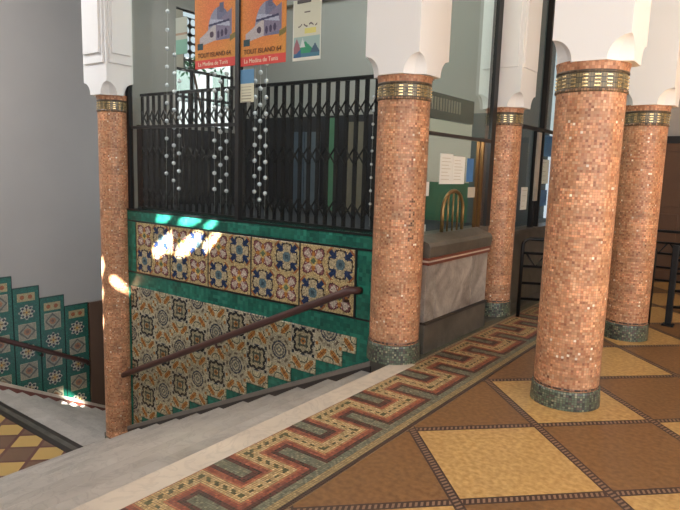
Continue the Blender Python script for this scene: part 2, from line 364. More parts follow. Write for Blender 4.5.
# ------------------------------------------------------------------ stairs
st = empty('marble_staircase', (-2.33, 1.0, 0))
tag(st, 'wide pale marble staircase going down to the left along the tiled wall', 'staircase')
RUN, RISE, N = 0.35, 0.16, 12
def part_at(mb, name, mat, root, **k):
    o = mb.build(name, mat, root, **k); o.matrix_parent_inverse = Matrix.Translation(root.location).inverted(); return o
part_at(MB().box(-2.34, -2.178, -0.6, 3.99, -0.035, 0.004), 'landing_edge', MT['marble'], st, bevel=0.006)  # same marble as the treads; its lit, creamier tone is put into the colour
for k in range(1, N):
    xk = -2.33 - RUN * k; zk = -RISE * k
    mb = MB().box(xk - 0.012, xk + RUN + 0.03, -0.6, 3.99, zk - 0.035, zk) if k < 11 else MB().prism([(xk - 0.012, -0.6), (xk + RUN + 0.03, -0.6), (xk + RUN + 0.03, 3.99), (-6.02, 3.99), (-6.02, 3.80), (xk - 0.012, 3.80)], zk - 0.035, zk, 'z')
    part_at(mb, 'tread', MT['marble_grey'], st, bevel=0.008)
    part_at(MB().box(xk + 0.01, xk + 0.04, -0.6, 3.99 if k < 11 else 3.80, zk - RISE, zk - 0.036), 'riser', MT['marble_grey'], st)
part_at(MB().box(-2.32, -2.178, -0.6, 3.99, -RISE, -0.036), 'riser', MT['marble_grey'], st)
ZL = -RISE * N
slab('floor_landing', -9.4, -6.0, -3.0, 3.45, ZL - 0.2, ZL, MT['landing'])
t2 = MB().box(-9.4, -6.3, 3.45, 3.53, ZL - 0.2, ZL + 0.002).build('trim_2', MT['skirt']); t2['kind'] = 'structure'
t2 = MB().box(-9.4, -6.3, 3.60, 3.66, ZL - 0.1, ZL + 0.003).build('trim_3', MT['skirt']); t2['kind'] = 'structure'
st2 = empty('lower_marble_stairs', (-8.0, 3.6, ZL)); tag(st2, 'short marble stairs beyond the landing, descending beside the grey wall', 'staircase')
part_at(MB().box(-9.345, -6.35, 3.53, 3.60, ZL - 0.2, ZL + 0.002), 'landing_edge', MT['marble_dark'], st2)
R2, H2 = 0.205, 0.107
for k in range(1, 16):
    part_at(MB().box(-9.345, -6.5, 3.66 + R2 * (k - 1), 3.66 + R2 * k + 0.012, ZL + 0.105 - H2 * k - 0.25, ZL + 0.105 - H2 * k), 'tread', MT['marble_grey'], st2, bevel=0.006)
slab('wall_end', -9.4, -6.15, 6.9, 7.0, -5.0, 0.6, MT['wood'])

# ------------------------------------------------------------------ tiled wall beside the stairs
wt = slab('wall_tiled', -6.12, -2.5, 4.06, 4.2, -2.3, 0.975, MT['green'])
def local(o, root):
    return o
# green glazed tiles: one slab grid
gxx = np.linspace(-6.12, -2.5, 26); gzz = np.linspace(-2.16, 0.975, 23)
gpx = np.linspace(-6.12, -2.5, 25 * 4 + 1); gpz = np.linspace(-2.16, 0.975, 22 * 4 + 1)
A, B = np.meshgrid(gpx, gpz, indexing='ij'); nc = (100, 88)
gc = choose(nc, [(28, 102, 86), (20, 86, 74), (42, 118, 100), (18, 74, 66)], [4, 3, 2, 2])
jo = np.zeros(nc, bool)
big = choose((25, 22), [(30, 104, 88), (20, 84, 72), (42, 116, 100)], [4, 3, 2]); gc = 0.55 * gc + 0.45 * np.kron(big, np.ones((4, 4, 1)))
gt = cellmesh('green_tile_facing', np.stack([A, np.full_like(A, 4.045), B], -1), gc, MT['glaze'], wt, back=(0, 0.015, 0))
# black lines
for i, (za, zb) in enumerate(((0.842, 0.856), (0.248, 0.262))):
    MB().box(-6.06, -2.6, 4.038, 4.045, za, zb).build('black_tile_line', MT['black'], wt)
MB().box(-6.12, -2.6, 4.036, 4.045, 0.965, 0.985).build('sill_edge', MT['black'], wt)

def quat(s, t):  # dark quatrefoil tile motif of 2x2 tiles, s,t in -1..1
    r = np.hypot(s, t); th = np.arctan2(t, s); sq = np.maximum(abs(s), abs(t)); c = np.empty(s.shape + (3,)); c[:] = (196, 188, 164)
    q4 = (s ** 4 + t ** 4) ** 0.25; mn = np.minimum(abs(s), abs(t)); mxx = np.maximum(abs(s), abs(t)); R = 0.72 - 0.09 * np.exp(-(mn / 0.16) ** 2) * 0 + 0.05 * np.cos(8 * th)
    c[np.abs(q4 - R) < 0.085] = (32, 40, 46)
    c[q4 < R - 0.085] = (176, 166, 136)
    c[(q4 < R - 0.085) & (np.abs(np.abs(s) - 0.3) < 0.07) & (np.abs(t) < 0.42)] = (84, 88, 76)
    c[(q4 < R - 0.085) & (np.abs(np.abs(t) - 0.3) < 0.07) & (np.abs(s) < 0.42)] = (84, 88, 76)
    c[r < 0.2] = (164, 112, 60); c[r < 0.09] = (60, 70, 60)
    c[(mn > 0.74) & (mxx < 0.93)] = (34, 44, 54); c[(mxx > 0.84) & (mxx < 0.94) & (mn < 0.2)] = (48, 62, 84)
    return c
def medal(s, t):
    r = np.hypot(s, t); th = np.arctan2(t, s); c = np.empty(s.shape + (3,)); c[:] = (186, 178, 152)
    c[(np.abs(r - 0.56) < 0.06)] = (58, 64, 78); c[(np.abs(r - 0.38) < 0.05)] = (90, 92, 94)
    c[(r < 0.2)] = (110, 112, 104); c[r < 0.1] = (196, 186, 150)
    c[(np.abs(r - 0.86) < 0.07) & (np.cos(8 * th) > 0)] = (112, 100, 84); c[(r > 1.05) & (np.minimum(abs(s), abs(t)) > .8)] = (176, 120, 60)
    return c
def flower(s, t, flip):
    s = s * flip; c = np.empty(s.shape + (3,)); c[:] = (204, 194, 160)
    d1 = np.abs(s - t) / 1.414; d2 = np.abs(s + t) / 1.414; r = np.hypot(s, t)
    al = (s + t) / 1.414
    leaf = (d1 / 0.40) ** 2 + (al / 1.02) ** 2
    c[leaf < 1] = (126, 100, 62); c[leaf < 0.80] = (192, 132, 66); c[(leaf < 0.8) & (d1 < 0.06)] = (128, 78, 42); c[(leaf < 0.6) & (np.abs(al) < 0.1)] = (150, 84, 44)
    e = np.hypot(np.abs(s) - 1, np.abs(t) + 1) ; e2 = np.minimum(np.hypot(s * 1 - 1, t + 1), np.hypot(s + 1, t - 1))
    c[np.abs(e2 - 0.85) < 0.07] = (70, 78, 62)
    c[np.maximum(abs(s), abs(t)) > 0.95] = (150, 142, 120)
    return c
TW, TH, K = 0.146, 0.142, 14
nxT, nzT = 22, 13
fx = np.linspace(-6.0, -6.0 + TW * nxT, nxT * K + 1); fz = np.linspace(0.088, 0.088 - TH * nzT, nzT * K + 1)
u = (np.arange(nxT * K) + 0.5) / K; v = (np.arange(nzT * K) + 0.5) / K; U, V = np.meshgrid(u, v, indexing='ij')
ti, tj = np.floor(U).astype(int), np.floor(V).astype(int)
fc = flower((U - ti) * 2 - 1, (V - tj) * 2 - 1, np.where((ti + tj) % 2, 1, -1))
for a in range(-6, 12):
    for b in range(-4, 12):
        X0, Y0 = 18 + 6 * a + 2 * b, 1 + 2 * b
        for (qx, qy, fn) in ((X0, Y0, quat), (X0 - 2, Y0 + 1, medal)):
            if -1 <= qx <= 23 and -1 <= qy <= 14:
                m = (np.abs(U - qx) < 1) & (np.abs(V - qy) < 1)
                if m.any(): fc[m] = fn(U[m] - qx, V[m] - qy)
fc = np.clip(fc * (0.78 + rng.normal(0, 0.09, fc.shape[:2] + (1,))), 0, 255)
last = np.array([22, 21, 19, 17, 15, 13, 11, 9, 7, 5, 3, 1, 0])
keep = ti < last[tj]
keep_small = keep[::K, ::K]
# field as one mesh: tiles that exist
bmv = []; root_cols = []
pos = np.stack(np.meshgrid(fx, fz, indexing='ij'), -1)
def field_mesh():
    idx = np.arange(pos.shape[0] * pos.shape[1]).reshape(pos.shape[:2])
    q = np.stack([idx[:-1, :-1], idx[:-1, 1:], idx[1:, 1:], idx[1:, :-1]], -1)[keep]
    P3 = np.stack([pos[..., 0], np.full(pos.shape[:2], 4.034), pos[..., 1]], -1).reshape(-1, 3)
    used, inv = np.unique(q, return_inverse=True); q = inv.reshape(-1, 4); P3 = P3[used]; nf = len(q)
    me = bpy.data.meshes.new('patterned_tile_field')
    me.vertices.add(len(P3)); me.vertices.foreach_set('co', P3.astype('f').ravel())
    me.loops.add(nf * 4); me.loops.foreach_set('vertex_index', q.astype('i').ravel())
    me.polygons.add(nf); me.polygons.foreach_set('loop_start', np.arange(nf, dtype='i') * 4); me.polygons.foreach_set('loop_total', np.full(nf, 4, 'i'))
    me.update(calc_edges=True); cl = lin(fc[keep])
    ca = me.color_attributes.new('col', 'FLOAT_COLOR', 'CORNER'); ca.data.foreach_set('color', np.repeat(np.concatenate([cl, np.ones((nf, 1))], 1), 4, 0).astype('f').ravel())
    me.validate(); me.materials.append(MT['glaze']); o = link('patterned_tile_field', me, wt)
    s = o.modifiers.new('thickness', 'SOLIDIFY'); s.thickness = 0.011; s.offset = -1
    return o
field_mesh()
# five framed panels above
def motifA(s, t):
    r = np.hypot(s, t); c = np.empty(s.shape + (3,)); c[:] = (184, 162, 116); th = np.arctan2(t, s)
    R = 0.76 + 0.22 * np.cos(4 * (th - math.pi / 4)); lob = np.abs(np.cos(4 * th)) 
    c[r < R + 0.1] = (86, 44, 52); c[r < R] = (190, 174, 160); c[(r < R) & (r > R - 0.12) & (lob > 0.6)] = (128, 84, 84); c[(r < R) & (lob < 0.3)] = (128, 80, 84)
    c[(r < 0.30)] = (196, 168, 104); c[(r < 0.16)] = (96, 110, 84); c[(np.minimum(abs(s), abs(t)) < 0.1) & (r > 0.3) & (r < .6)] = (170, 112, 60)
    return c
def motifB(s, t):
    r = np.hypot(s, t); c = np.empty(s.shape + (3,)); c[:] = (182, 162, 118); th = np.arctan2(t, s)
    k = np.minimum(np.abs(s), np.abs(t)); c[(k < 0.36) & (r < 0.92)] = (178, 164, 132)
    c[(np.abs(k - 0.38) < 0.08) & (r < 0.92)] = (38, 52, 84)
    c[(np.abs(np.abs(s) - np.abs(t)) < 0.22) & (r > 0.5) & (r < 1.08)] = (34, 50, 86)
    c[(r > 1.1) & (r < 1.22)] = (150, 96, 56)
    c[(r < 0.34)] = (88, 112, 120); c[(r < 0.15)] = (60, 80, 90); c[(np.abs(r - 0.86) < 0.05) & (k < 0.3)] = (60, 48, 40)
    return c
pitch = 0.614; w_in = pitch - 0.018; Kp = 64
for i in range(5):
    xa = -5.888 + pitch * i + 0.009
    px = np.linspace(xa, xa + w_in, Kp + 1); pz = np.linspace(0.838, 0.266, Kp + 1); PX, PZ = np.meshgrid(px, pz, indexing='ij')
    uu = (np.arange(Kp) + 0.5) / Kp * 2; UU, VV = np.meshgrid(uu, uu, indexing='ij'); a_, b_ = np.floor(UU).astype(int), np.floor(VV).astype(int)
    s_ = (UU - a_) * 2 - 1; t_ = (VV - b_) * 2 - 1; pc = np.where(((a_ + b_) % 2 == 0)[..., None], motifA(s_, t_), motifB(s_, t_))
    pc = np.clip(pc * (0.88 + rng.normal(0, 0.11, (Kp, Kp, 1))), 0, 255)
    cellmesh('patterned_tile_panel', np.stack([PX, np.full_like(PX, 4.034), PZ], -1)[:, ::-1], pc[:, ::-1], MT['glaze'], wt, back=(0, 0.011, 0))
for i in range(6):
    xm = -5.888 + pitch * i; MB().box(xm - 0.009, xm + 0.009, 4.036, 4.045, 0.262, 0.842).build('black_tile_line', MT['black'], wt)
# sloping skirting board
def sk(x): return -0.16 * (-2.33 - x) / 0.35
s1 = MB().prism([(-2.6, sk(-2.6) - 0.3), (-2.6, sk(-2.6) + 0.02), (-6.55, sk(-6.55) + 0.02), (-6.55, sk(-6.55) - 0.3)], 3.985, 4.034).build('trim_4', MT['skirt']); s1['kind'] = 'structure'
s1 = MB().prism([(-2.6, sk(-2.6) + 0.02), (-2.6, sk(-2.6) + 0.062), (-6.55, sk(-6.55) + 0.062), (-6.55, sk(-6.55) + 0.02)], 3.980, 4.036).build('trim_5', plain('grey_skirting_stone', (116, 110, 104), 0.4)); s1['kind'] = 'structure'

# handrail on the tiled wall
hr = empty('stair_handrail', (-4.5, 3.95, -0.24)); tag(hr, 'long brown handrail sloping up across the patterned tile wall', 'handrail')
Yh = 3.955
pa, pb = Vector((-6.13, Yh, -1.02)), Vector((-2.80, Yh, 0.512))
mb = MB(); d = (pb - pa).normalized()
mb.tube([pa + Vector((-0.03, 0.02, -0.05)), pa, pa + d * 0.1, pb - d * 0.1, pb, pb + Vector((0.03, 0.04, -0.005)), pb + Vector((0.035, 0.08, -0.01))], 0.033, 14)
part_at(mb, 'rail', MT['rail'], hr)
for f in (0.015, 0.5, 0.975):
    q = pa.lerp(pb, f); part_at(MB().tube([q + Vector((0, 0, -0.02)), q + Vector((0, 0.02, -0.07)), q + Vector((0, 0.085, -0.08))], 0.013, 8), 'bracket', MT['rail'], hr)

# ------------------------------------------------------------------ columns
def column(px, py, r, zb, label, ay=None, top=2.19, bh=1.0, worn=False, capoff=(0.015, 0), a=0.23, relief=False, group='mosaic columns'):
    root = empty('mosaic_column', (px, py, zb)); tag(root, label, 'column', group)
    H = top - zb; tsz = 0.0165; n = int(round(2 * math.pi * r / tsz)); nz = int(round((H - 0.15 - 0.16) / tsz))
    th = np.linspace(0, 2 * math.pi, n + 1); zz = np.linspace(0.15 * bh, H - 0.165, nz + 1); TH_, ZZ = np.meshgrid(th, zz, indexing='ij')
    cols = choose((n, nz), [(194, 142, 106), (200, 152, 116), (184, 130, 94), (168, 110, 80), (190, 136, 104), (204, 164, 130), (150, 98, 74), (240, 224, 204)], [9, 8, 7, 4, 6, 3, 1.4, 0.3])
    rowv = 1 + rng.normal(0, 0.03, (1, nz, 1)); blot = np.kron(1 + rng.normal(0, 0.06, (n // 6 + 1, nz // 6 + 1)), np.ones((6, 6)))[:n, :nz, None]
    cols = np.clip(cols * rowv * blot * 0.96, 0, 255)
    if worn:   # a worn dark inscription in the mosaic
        tc_, zc_ = np.degrees((th[1:] + th[:-1]) / 2)[:, None], ((zz[1:] + zz[:-1]) / 2)[None, :]
        m_ = (np.abs(tc_ - 330) < 8.5) & (zc_ > 0.97) & (zc_ < 1.3) & (rng.random(cols.shape[:2]) < 0.42); cols[m_] = cols[m_] * 0.6
    cellmesh('mosaic_shaft', np.stack([r * np.cos(TH_), r * np.sin(TH_), ZZ], -1), cols, MT['mosaic'], root, smooth=True)
    # base band
    def ring(name, prof, cset, pr, mat, m=None):
        m = m or n; t = np.linspace(0, 2 * math.pi, m + 1); P = np.array(prof); pos_ = np.stack([np.cos(t)[:, None] * P[:, 0][None], np.sin(t)[:, None] * P[:, 0][None], np.tile(P[:, 1], (m + 1, 1))], -1)
        return cellmesh(name, pos_, choose((m, len(prof) - 1), cset, pr), mat, root, smooth=True)
    pr0 = [(r + 0.004, 0.155), (r + 0.010, 0.150)] ; prof = [(r + 0.015, 0.0)] + [(r + 0.015 - 0.006 * (k / 8) ** 2, 0.0185 * bh * k) for k in range(1, 9)] + [(r, 0.152 * bh)]
    b = ring('base_band', prof, [(84, 98, 82), (104, 116, 98), (66, 72, 68), (134, 134, 112), (92, 80, 76), (54, 54, 56)], [5, 5, 3, 2, 2, 2], MT['bandstone'])
    ring('dark_ring', [(r + 0.001, 0.158 * bh), (r + 0.003, 0.16 * bh), (r + 0.003, 0.16 * bh + 0.012), (r + 0.001, 0.16 * bh + 0.014)], [(70, 50, 44), (150, 104, 82)], [2, 2], MT['bandstone'])
    # neck: ring, gold band, rings
    zt = H - 0.165
    ring('lower_ring', [(r, zt), (r + 0.009, zt + 0.004), (r + 0.009, zt + 0.020), (r + 0.002, zt + 0.024)], [(112, 86, 62), (150, 116, 88), (84, 70, 56)], [3, 3, 2], MT['bandstone'])
    ring('band_ground', [(r + 0.002, zt + 0.024), (r + 0.002, zt + 0.055), (r + 0.002, zt + 0.085), (r + 0.002, zt + 0.113)], [(122, 110, 82), (134, 118, 86), (104, 96, 74)], [3, 3, 2], MT['bandstone'])
    ring('upper_ring', [(r + 0.002, zt + 0.113), (r + 0.008, zt + 0.116), (r + 0.008, zt + 0.128), (r + 0.004, zt + 0.131)], [(72, 58, 46), (96, 78, 60)], [2, 2], MT['bandstone'])
    ring('neck', [(r + 0.004, zt + 0.131), (r + 0.006, zt + 0.150), (r + 0.010, zt + 0.168), (r + 0.014, H + 0.02)], [(178, 126, 94), (160, 108, 80), (190, 142, 110)], [3, 2, 3], MT['mosaic'])
    gb = MB(); nd = 19
    for k in range(nd):
        for j in range(4):
            th0 = 2 * math.pi * (k + 0.25) / nd; dth = 2 * math.pi / nd * 0.46; z0 = zt + 0.029 + j * 0.0215; ns = 3; V4 = []
            for q in range(ns + 1):
                t = th0 + dth * q / ns
                V4.append([gb.bm.verts.new(((r + e) * math.cos(t), (r + e) * math.sin(t), z)) for e, z in ((0.001, z0), (0.0075, z0 + 0.002), (0.0075, z0 + 0.009), (0.001, z0 + 0.012))])
            for q in range(ns):
                for e in range(3): gb.bm.faces.new((V4[q][e], V4[q + 1][e], V4[q + 1][e + 1], V4[q][e + 1]))
            gb.bm.faces.new(V4[0]); gb.bm.faces.new(V4[-1][::-1])
    gb.build('gold_tesserae', MT['gold'], root)
    # white plaster pier with rounded stops cut from its lower corners
    ay = ay or a; prof = []; hs = 0.135; c0 = 0.125
    zs = [0] + [hs * math.sin(math.pi / 2 * k / 12) for k in range(1, 13)] + [hs + 0.004]
    m = MB(); rings = []; z0 = H + 0.012
    for z in zs + [4.9 - zb - z0]:
        c = max(0.0015, c0 * math.sqrt(max(0, 1 - (z / hs) ** 2))) if z < hs else 0.0015
        sag = c * 0.14
        pts = []
        for sx, sy, o in ((1, -1, 0), (1, 1, 1), (-1, 1, 0), (-1, -1, 1)):
            p1 = (sx * (a - c), sy * ay); p2 = (sx * a, sy * (ay - c)); mid = ((p1[0] + p2[0]) / 2 - sx * sag, (p1[1] + p2[1]) / 2 - sy * sag)
            pts += [p1, mid, p2] if o == 0 else [p2, mid, p1]
        rings.append([m.bm.verts.new((p[0] + capoff[0], p[1] + capoff[1], z0 + z)) for p in pts])
    for A_, B_ in zip(rings, rings[1:]):
        for k in range(12): m.bm.faces.new((A_[k], A_[(k + 1) % 12], B_[(k + 1) % 12], B_[k]))
    m.bm.faces.new(rings[0][::-1]); m.bm.faces.new(rings[-1])
    pier = m.build('plaster_pier', MT['white'], root)
    if relief:
        mm = MB(); zr = z0 + 0.33; zt2 = 4.89 - zb
        for (w0, e, zr_) in (((0.19, 0.022, zr), (0.155, 0.045, zr + 0.10)) if relief == 2 else ((0.185, 0.016, zr + 0.05),)):
            for sx, sy in ((0, -1), (1, 0)):
                if sy: mm.box(capoff[0] - w0, capoff[0] + w0, -ay - e + capoff[1], -ay + 0.01 + capoff[1], zr_, zt2)
                else: mm.box(a - 0.01 + capoff[0], a + e + capoff[0], -w0 * ay / a + capoff[1], w0 * ay / a + capoff[1], zr_, zt2)
        pn = mm.build('raised_panel', MT['white'], pier, bevel=0.004)
    return root
column(-2.42, 4.04, 0.20, 0.0, 'orange mosaic column at the head of the stairs, against the window corner', worn=True, capoff=(0.017, -0.005))
column(-1.055, 4.04, 0.208, 0.0, 'largest and nearest orange mosaic column, free standing on the checkered floor', top=2.175, a=0.225, capoff=(0.03, 0), bh=0.82)
column(-1.095, 6.1, 0.19, 0.0, 'orange mosaic column partly hidden behind the nearest big column', top=2.13, capoff=(0.02, 0), a=0.22)
column(-2.43, 6.1, 0.18, 0.0, 'slim looking orange mosaic column set against the ticket window wall', top=2.16, capoff=(0.01, 0), a=0.22, relief=True)
column(-6.225, 4.0, 0.168, -1.95, 'tall mosaic column rising from the landing at the foot of the stairs', top=2.225, capoff=(0.0, -0.05), a=0.225, ay=0.165, relief=2)

# ------------------------------------------------------------------ stepped tiles and rail on the left wall
wl = bpy.data.objects['wall_left']
def flower_b(s, t):
    r = np.hypot(s, t); th = np.arctan2(t, s); c = np.empty(s.shape + (3,)); c[:] = (30, 96, 82); R = 0.8 + 0.12 * np.cos(8 * th)
    c[r < R] = (206, 200, 176); c[(np.abs(r - 0.62) < 0.14) & (np.cos(8 * th) > -0.1)] = (40, 46, 60); c[r < 0.42] = (200, 186, 140)
    c[(r < 0.42) & (np.cos(4 * th) > 0.4)] = (120, 84, 60); c[r < 0.14] = (214, 160, 70); return c
def floral(s, t):
    r = np.hypot(s, t); c = np.empty(s.shape + (3,)); c[:] = (168, 160, 134); c[np.maximum(abs(s), abs(t)) > 0.9] = (196, 186, 156)
    c[(np.abs(np.abs(s) + np.abs(t) - 0.85) < 0.12)] = (104, 104, 92); c[(r < 0.4)] = (176, 124, 88); c[(r < .2)] = (128, 100, 84); return c
ys = [3.40, 3.81, 4.222, 4.635, 5.042, 5.46]; zt = [0.15, -0.062, -0.27, -0.468, -0.679, -0.88]
for i in range(5, -1, -1):
    if i == 0: continue
    ya, yb = ys[i - 1], ys[i]; ztop = zt[i]
    zbot = -1.895 - 0.53 * ((ya + yb) / 2 - 3.986) - 0.28
    ny, nz = 42, int((ztop - zbot) / 0.01)
    YY, ZZ = np.meshgrid(np.linspace(ya, yb, ny + 1), np.linspace(ztop, zbot, nz + 1), indexing='ij')
    yc = (np.arange(ny) + 0.5) / ny; zc = (np.arange(nz) + 0.5) * 0.01; YC, ZC = np.meshgrid(yc, zc, indexing='ij')
    pc = choose((ny, nz), [(24, 104, 84), (18, 88, 72), (32, 118, 96)], [3, 2, 2])
    sidem = (YC > 0.16) & (YC < 0.84); s_ = (YC - 0.5) / 0.34
    zz0 = 0.10; order = [('n', 0.13), ('f', 0.27), ('s', 0.28), ('f', 0.27), ('s', 0.28), ('f', 0.26), ('s', 0.28)]
    if i % 2: order = [('n', 0.13), ('s', 0.27), ('f', 0.27), ('s', 0.28), ('f', 0.27), ('s', 0.28), ('f', 0.26)]
    for kd, hh in order:
        m = sidem & (ZC >= zz0) & (ZC < zz0 + hh); t_ = ((ZC - zz0) / hh) * 2 - 1
        if m.any():
            if kd == 's': pc[m] = flower_b(s_[m], t_[m])
            elif kd == 'f': pc[m] = floral(s_[m], t_[m])
            else:
                c = np.empty((m.sum(), 3)); c[:] = (190, 172, 120); ss = s_[m]; tt = t_[m]; c[(np.hypot(np.abs(ss) - 0.45, tt * .5) < 0.26)] = (170, 96, 50); pc[m] = c
        zz0 += hh + 0.045
    pc = pc * (0.84 + rng.normal(0, 0.06, pc.shape[:2] + (1,))); pc = np.clip(pc, 0, 255)
    pc[(YC < 0.03) | (YC > 0.97)] = (16, 48, 42); pc[ZC < 0.02] = (20, 56, 50)
    zslope = -1.895 - 0.53 * (ya + YC * (yb - ya) - 3.986)
    cellmesh('stepped_tile_panel', np.stack([np.full_like(YY, -9.385), YY, ZZ], -1)[:, ::-1], pc[:, ::-1], MT['glaze'], wl, back=(-0.012, 0, 0))
def zs2(y): return -1.895 - 0.53 * (y - 3.986)
b = MB().prism([(3.3, zs2(3.66) + 0.0), (3.66, zs2(3.66)), (6.8, zs2(6.8)), (6.8, zs2(6.8) - 0.05), (3.66, zs2(3.66) - 0.05), (3.3, zs2(3.66) - 0.05)], -9.39, -9.345, 'x').build('baseboard_left', MT['marble']); b['kind'] = 'structure'
b = MB().prism([(3.3, zs2(3.66) - 0.05), (3.66, zs2(3.66) - 0.05), (6.8, zs2(6.8) - 0.05), (6.8, zs2(6.8) - 0.9), (3.66, zs2(3.66) - 0.9), (3.3, zs2(3.66) - 0.9)], -9.39, -9.35, 'x').build('trim_6', MT['red_stone']); b['kind'] = 'structure'
MB().box(-9.40, -9.36, 5.47, 6.8, -4.0, -0.89).build('brown_dado', MT['wood'], wl)
h2 = empty('wall_handrail', (-9.2, 4.5, -1.5)); tag(h2, 'brown handrail sloping down along the stepped green tiles at far left', 'handrail')
def zr2(y): return -1.222 - 0.502 * (y - 4.018)
part_at(MB().tube([(-9.3, 3.2, zr2(3.2)), (-9.3, 4.4, zr2(4.4)), (-9.3, 5.36, zr2(5.36)), (-9.34, 5.41, zr2(5.41) - 0.03)], 0.038, 12), 'rail', MT['rail'], h2)
for y in (3.6, 4.62, 5.3): part_at(MB().tube([(-9.3, y, zr2(y) - 0.03), (-9.32, y, zr2(y) - 0.1), (-9.39, y, zr2(y) - 0.1)], 0.015, 8), 'bracket', MT['rail'], h2)

# ------------------------------------------------------------------ display room behind the glass
slab('wall_above_glass', -6.45, -2.5, 4.06, 4.2, 4.2, 4.9, MT['plaster'])
FP = [(-6.45, 4.2), (-2.57, 4.2), (-2.57, 6.7), (-6.95, 6.7), (-6.95, 4.5)]
for nm_, za, zb_, mt_ in (('ceiling_booth', 4.22, 4.3, 'room_grey'), ('floor_display', 0.82, 0.94, 'dark_wain')):
    MB().prism(FP, za, zb_, 'z').build(nm_, MT[mt_])['kind'] = 'structure'
MB().prism([(-6.45, 4.2), (-6.40, 4.2), (-6.90, 4.5), (-6.95, 4.5)], 0.94, 4.22, 'z').build('wall_booth_corner', MT['room_grey'])['kind'] = 'structure'
slab('wall_booth_back', -6.95, -2.57, 6.6, 6.7, 0.94, 4.2, MT['room_grey'])
slab('trim_7', -6.9, -3.55, 6.55, 6.6, 0.94, 2.22, MT['dark_wain'])
slab('trim_8', -6.0, -2.9, 6.5, 6.6, 3.74, 3.80, MT['room_grey'])
WY0, WY1, WZ0, WZ1 = 5.42, 6.5, 2.05, 3.62
m = MB()
m.box(-7.0, -6.9, 4.5, WY0, 0.94, 4.2).box(-7.0, -6.9, WY1, 6.7, 0.94, 4.2).box(-7.0, -6.9, WY0, WY1, 0.94, WZ0).box(-7.0, -6.9, WY0, WY1, WZ1, 4.2)
o = m.build('wall_booth_left', MT['room_grey']); o['kind'] = 'structure'
w3 = empty('window_1', (-6.95, 5.96, WZ0)); w3['kind'] = 'structure'
m = MB()
for z in (WZ0, 2.45, 2.82, WZ1): m.box(-6.97, -6.93, WY0, WY1, z - 0.018, z + 0.018)
for y in (WY0, 5.72, 6.02, 6.3, WY1): m.box(-6.97, -6.93, y - 0.016, y + 0.016, WZ0, 2.84 if y not in (WY0, WY1) else WZ1)
part_at(m, 'window_frame', MT['frame'], w3)
part_at(MB().box(-6.955, -6.945, WY0, WY1, WZ0, WZ1), 'pane', MT['glass'], w3)
m = MB(); nn = 16; cs = 0.115
for iy in range(2):
    for iz in range(7):
        yc_, zc_ = 5.62 + cs * iy, 2.90 + cs * iz
        if zc_ > 3.56: continue
        for x_ in (-6.93,):
            ci = [m.bm.verts.new((x_, yc_ + 0.046 * math.cos(2 * math.pi * q / nn), zc_ + 0.046 * math.sin(2 * math.pi * q / nn))) for q in range(nn)]
            co = []
            for q in range(nn):
                a1 = 2 * math.pi * q / nn; mx_ = max(abs(math.cos(a1)), abs(math.sin(a1))); co.append(m.bm.verts.new((x_, yc_ + cs / 2 * math.cos(a1) / mx_, zc_ + cs / 2 * math.sin(a1) / mx_)))
            for q in range(nn): m.bm.faces.new((ci[q], ci[(q + 1) % nn], co[(q + 1) % nn], co[q]))
bmesh.ops.solidify(m.bm, geom=m.bm.faces[:], thickness=0.02)
part_at(m, 'round_tracery', MT['room_grey'], w3)
part_at(MB().box(-6.95, -6.93, WY0, 5.56, 2.84, 3.6), 'beige_board', MT['beige'], w3)
# plant outside the window
pl = empty('leafy_shrub', (-8.0, 6.95, 0.6)); tag(pl, 'green leafy shrub seen through the bright window behind the glass', 'shrub')
m = MB()
for k in range(110):
    c = Vector((random.gauss(-8.0, 0.16), random.gauss(6.6, 0.18), random.gauss(3.12, 0.08))); dr = Vector((random.uniform(-1, 1), random.uniform(-1, 1), random.uniform(-1, 1))).normalized() * 0.06; sd_ = dr.orthogonal().normalized() * 0.02
    vs = [m.bm.verts.new(c - dr), m.bm.verts.new(c + sd_), m.bm.verts.new(c + dr), m.bm.verts.new(c - sd_)]; m.bm.faces.new(vs)
part_at(m, 'leaves', MT['leaf'], pl)
part_at(MB().tube([(-8, 6.95, 0.6), (-7.98, 6.88, 2.0), (-8.0, 6.6, 3.1)], 0.02, 8), 'stem', MT['wood'], pl)
slab('trim_9', -6.26, -6.15, 4.2, 4.25, 0.975, 4.2, MT['room_grey'])
slab('trim_12', -6.9, -6.88, 4.52, 6.55, 0.94, 2.0, MT['dark_wain'])

bd = empty('building', (-13.5, 10.5, -2)); tag(bd, 'pale building outside, seen through the bright window behind the glass', 'building')
part_at(MB().box(-15, -13, 8.2, 14, -2, 4.3), 'wall', plain('far_facade', (92, 96, 100), 0.8), bd)
for yy in (9.0, 10.2, 11.4, 12.6):
    for zz_ in (1.6, 3.2): part_at(MB().box(-13.02, -12.98, yy, yy + 0.55, zz_, zz_ + 0.9), 'window', MT['teal_wall'], bd)
# display glass
w1 = empty('window_2', (-4.3, 4.1, 0.975)); w1['kind'] = 'structure'
part_at(MB().box(-6.12, -4.31, 4.085, 4.095, 0.985, 4.2), 'pane', MT['glass'], w1)
part_at(MB().box(-4.26, -2.5, 4.085, 4.095, 0.985, 4.2), 'pane', MT['glass'], w1)
part_at(MB().box(-4.305, -4.255, 4.06, 4.12, 0.975, 4.2), 'mullion', MT['frame'], w1)
part_at(MB().box(-6.09, -6.03, 4.07, 4.12, 0.975, 4.2), 'window_frame', MT['frame'], w1)
part_at(MB().box(-6.0, -4.3, 4.07, 4.11, 1.885, 1.915), 'transom', MT['frame'], w1)

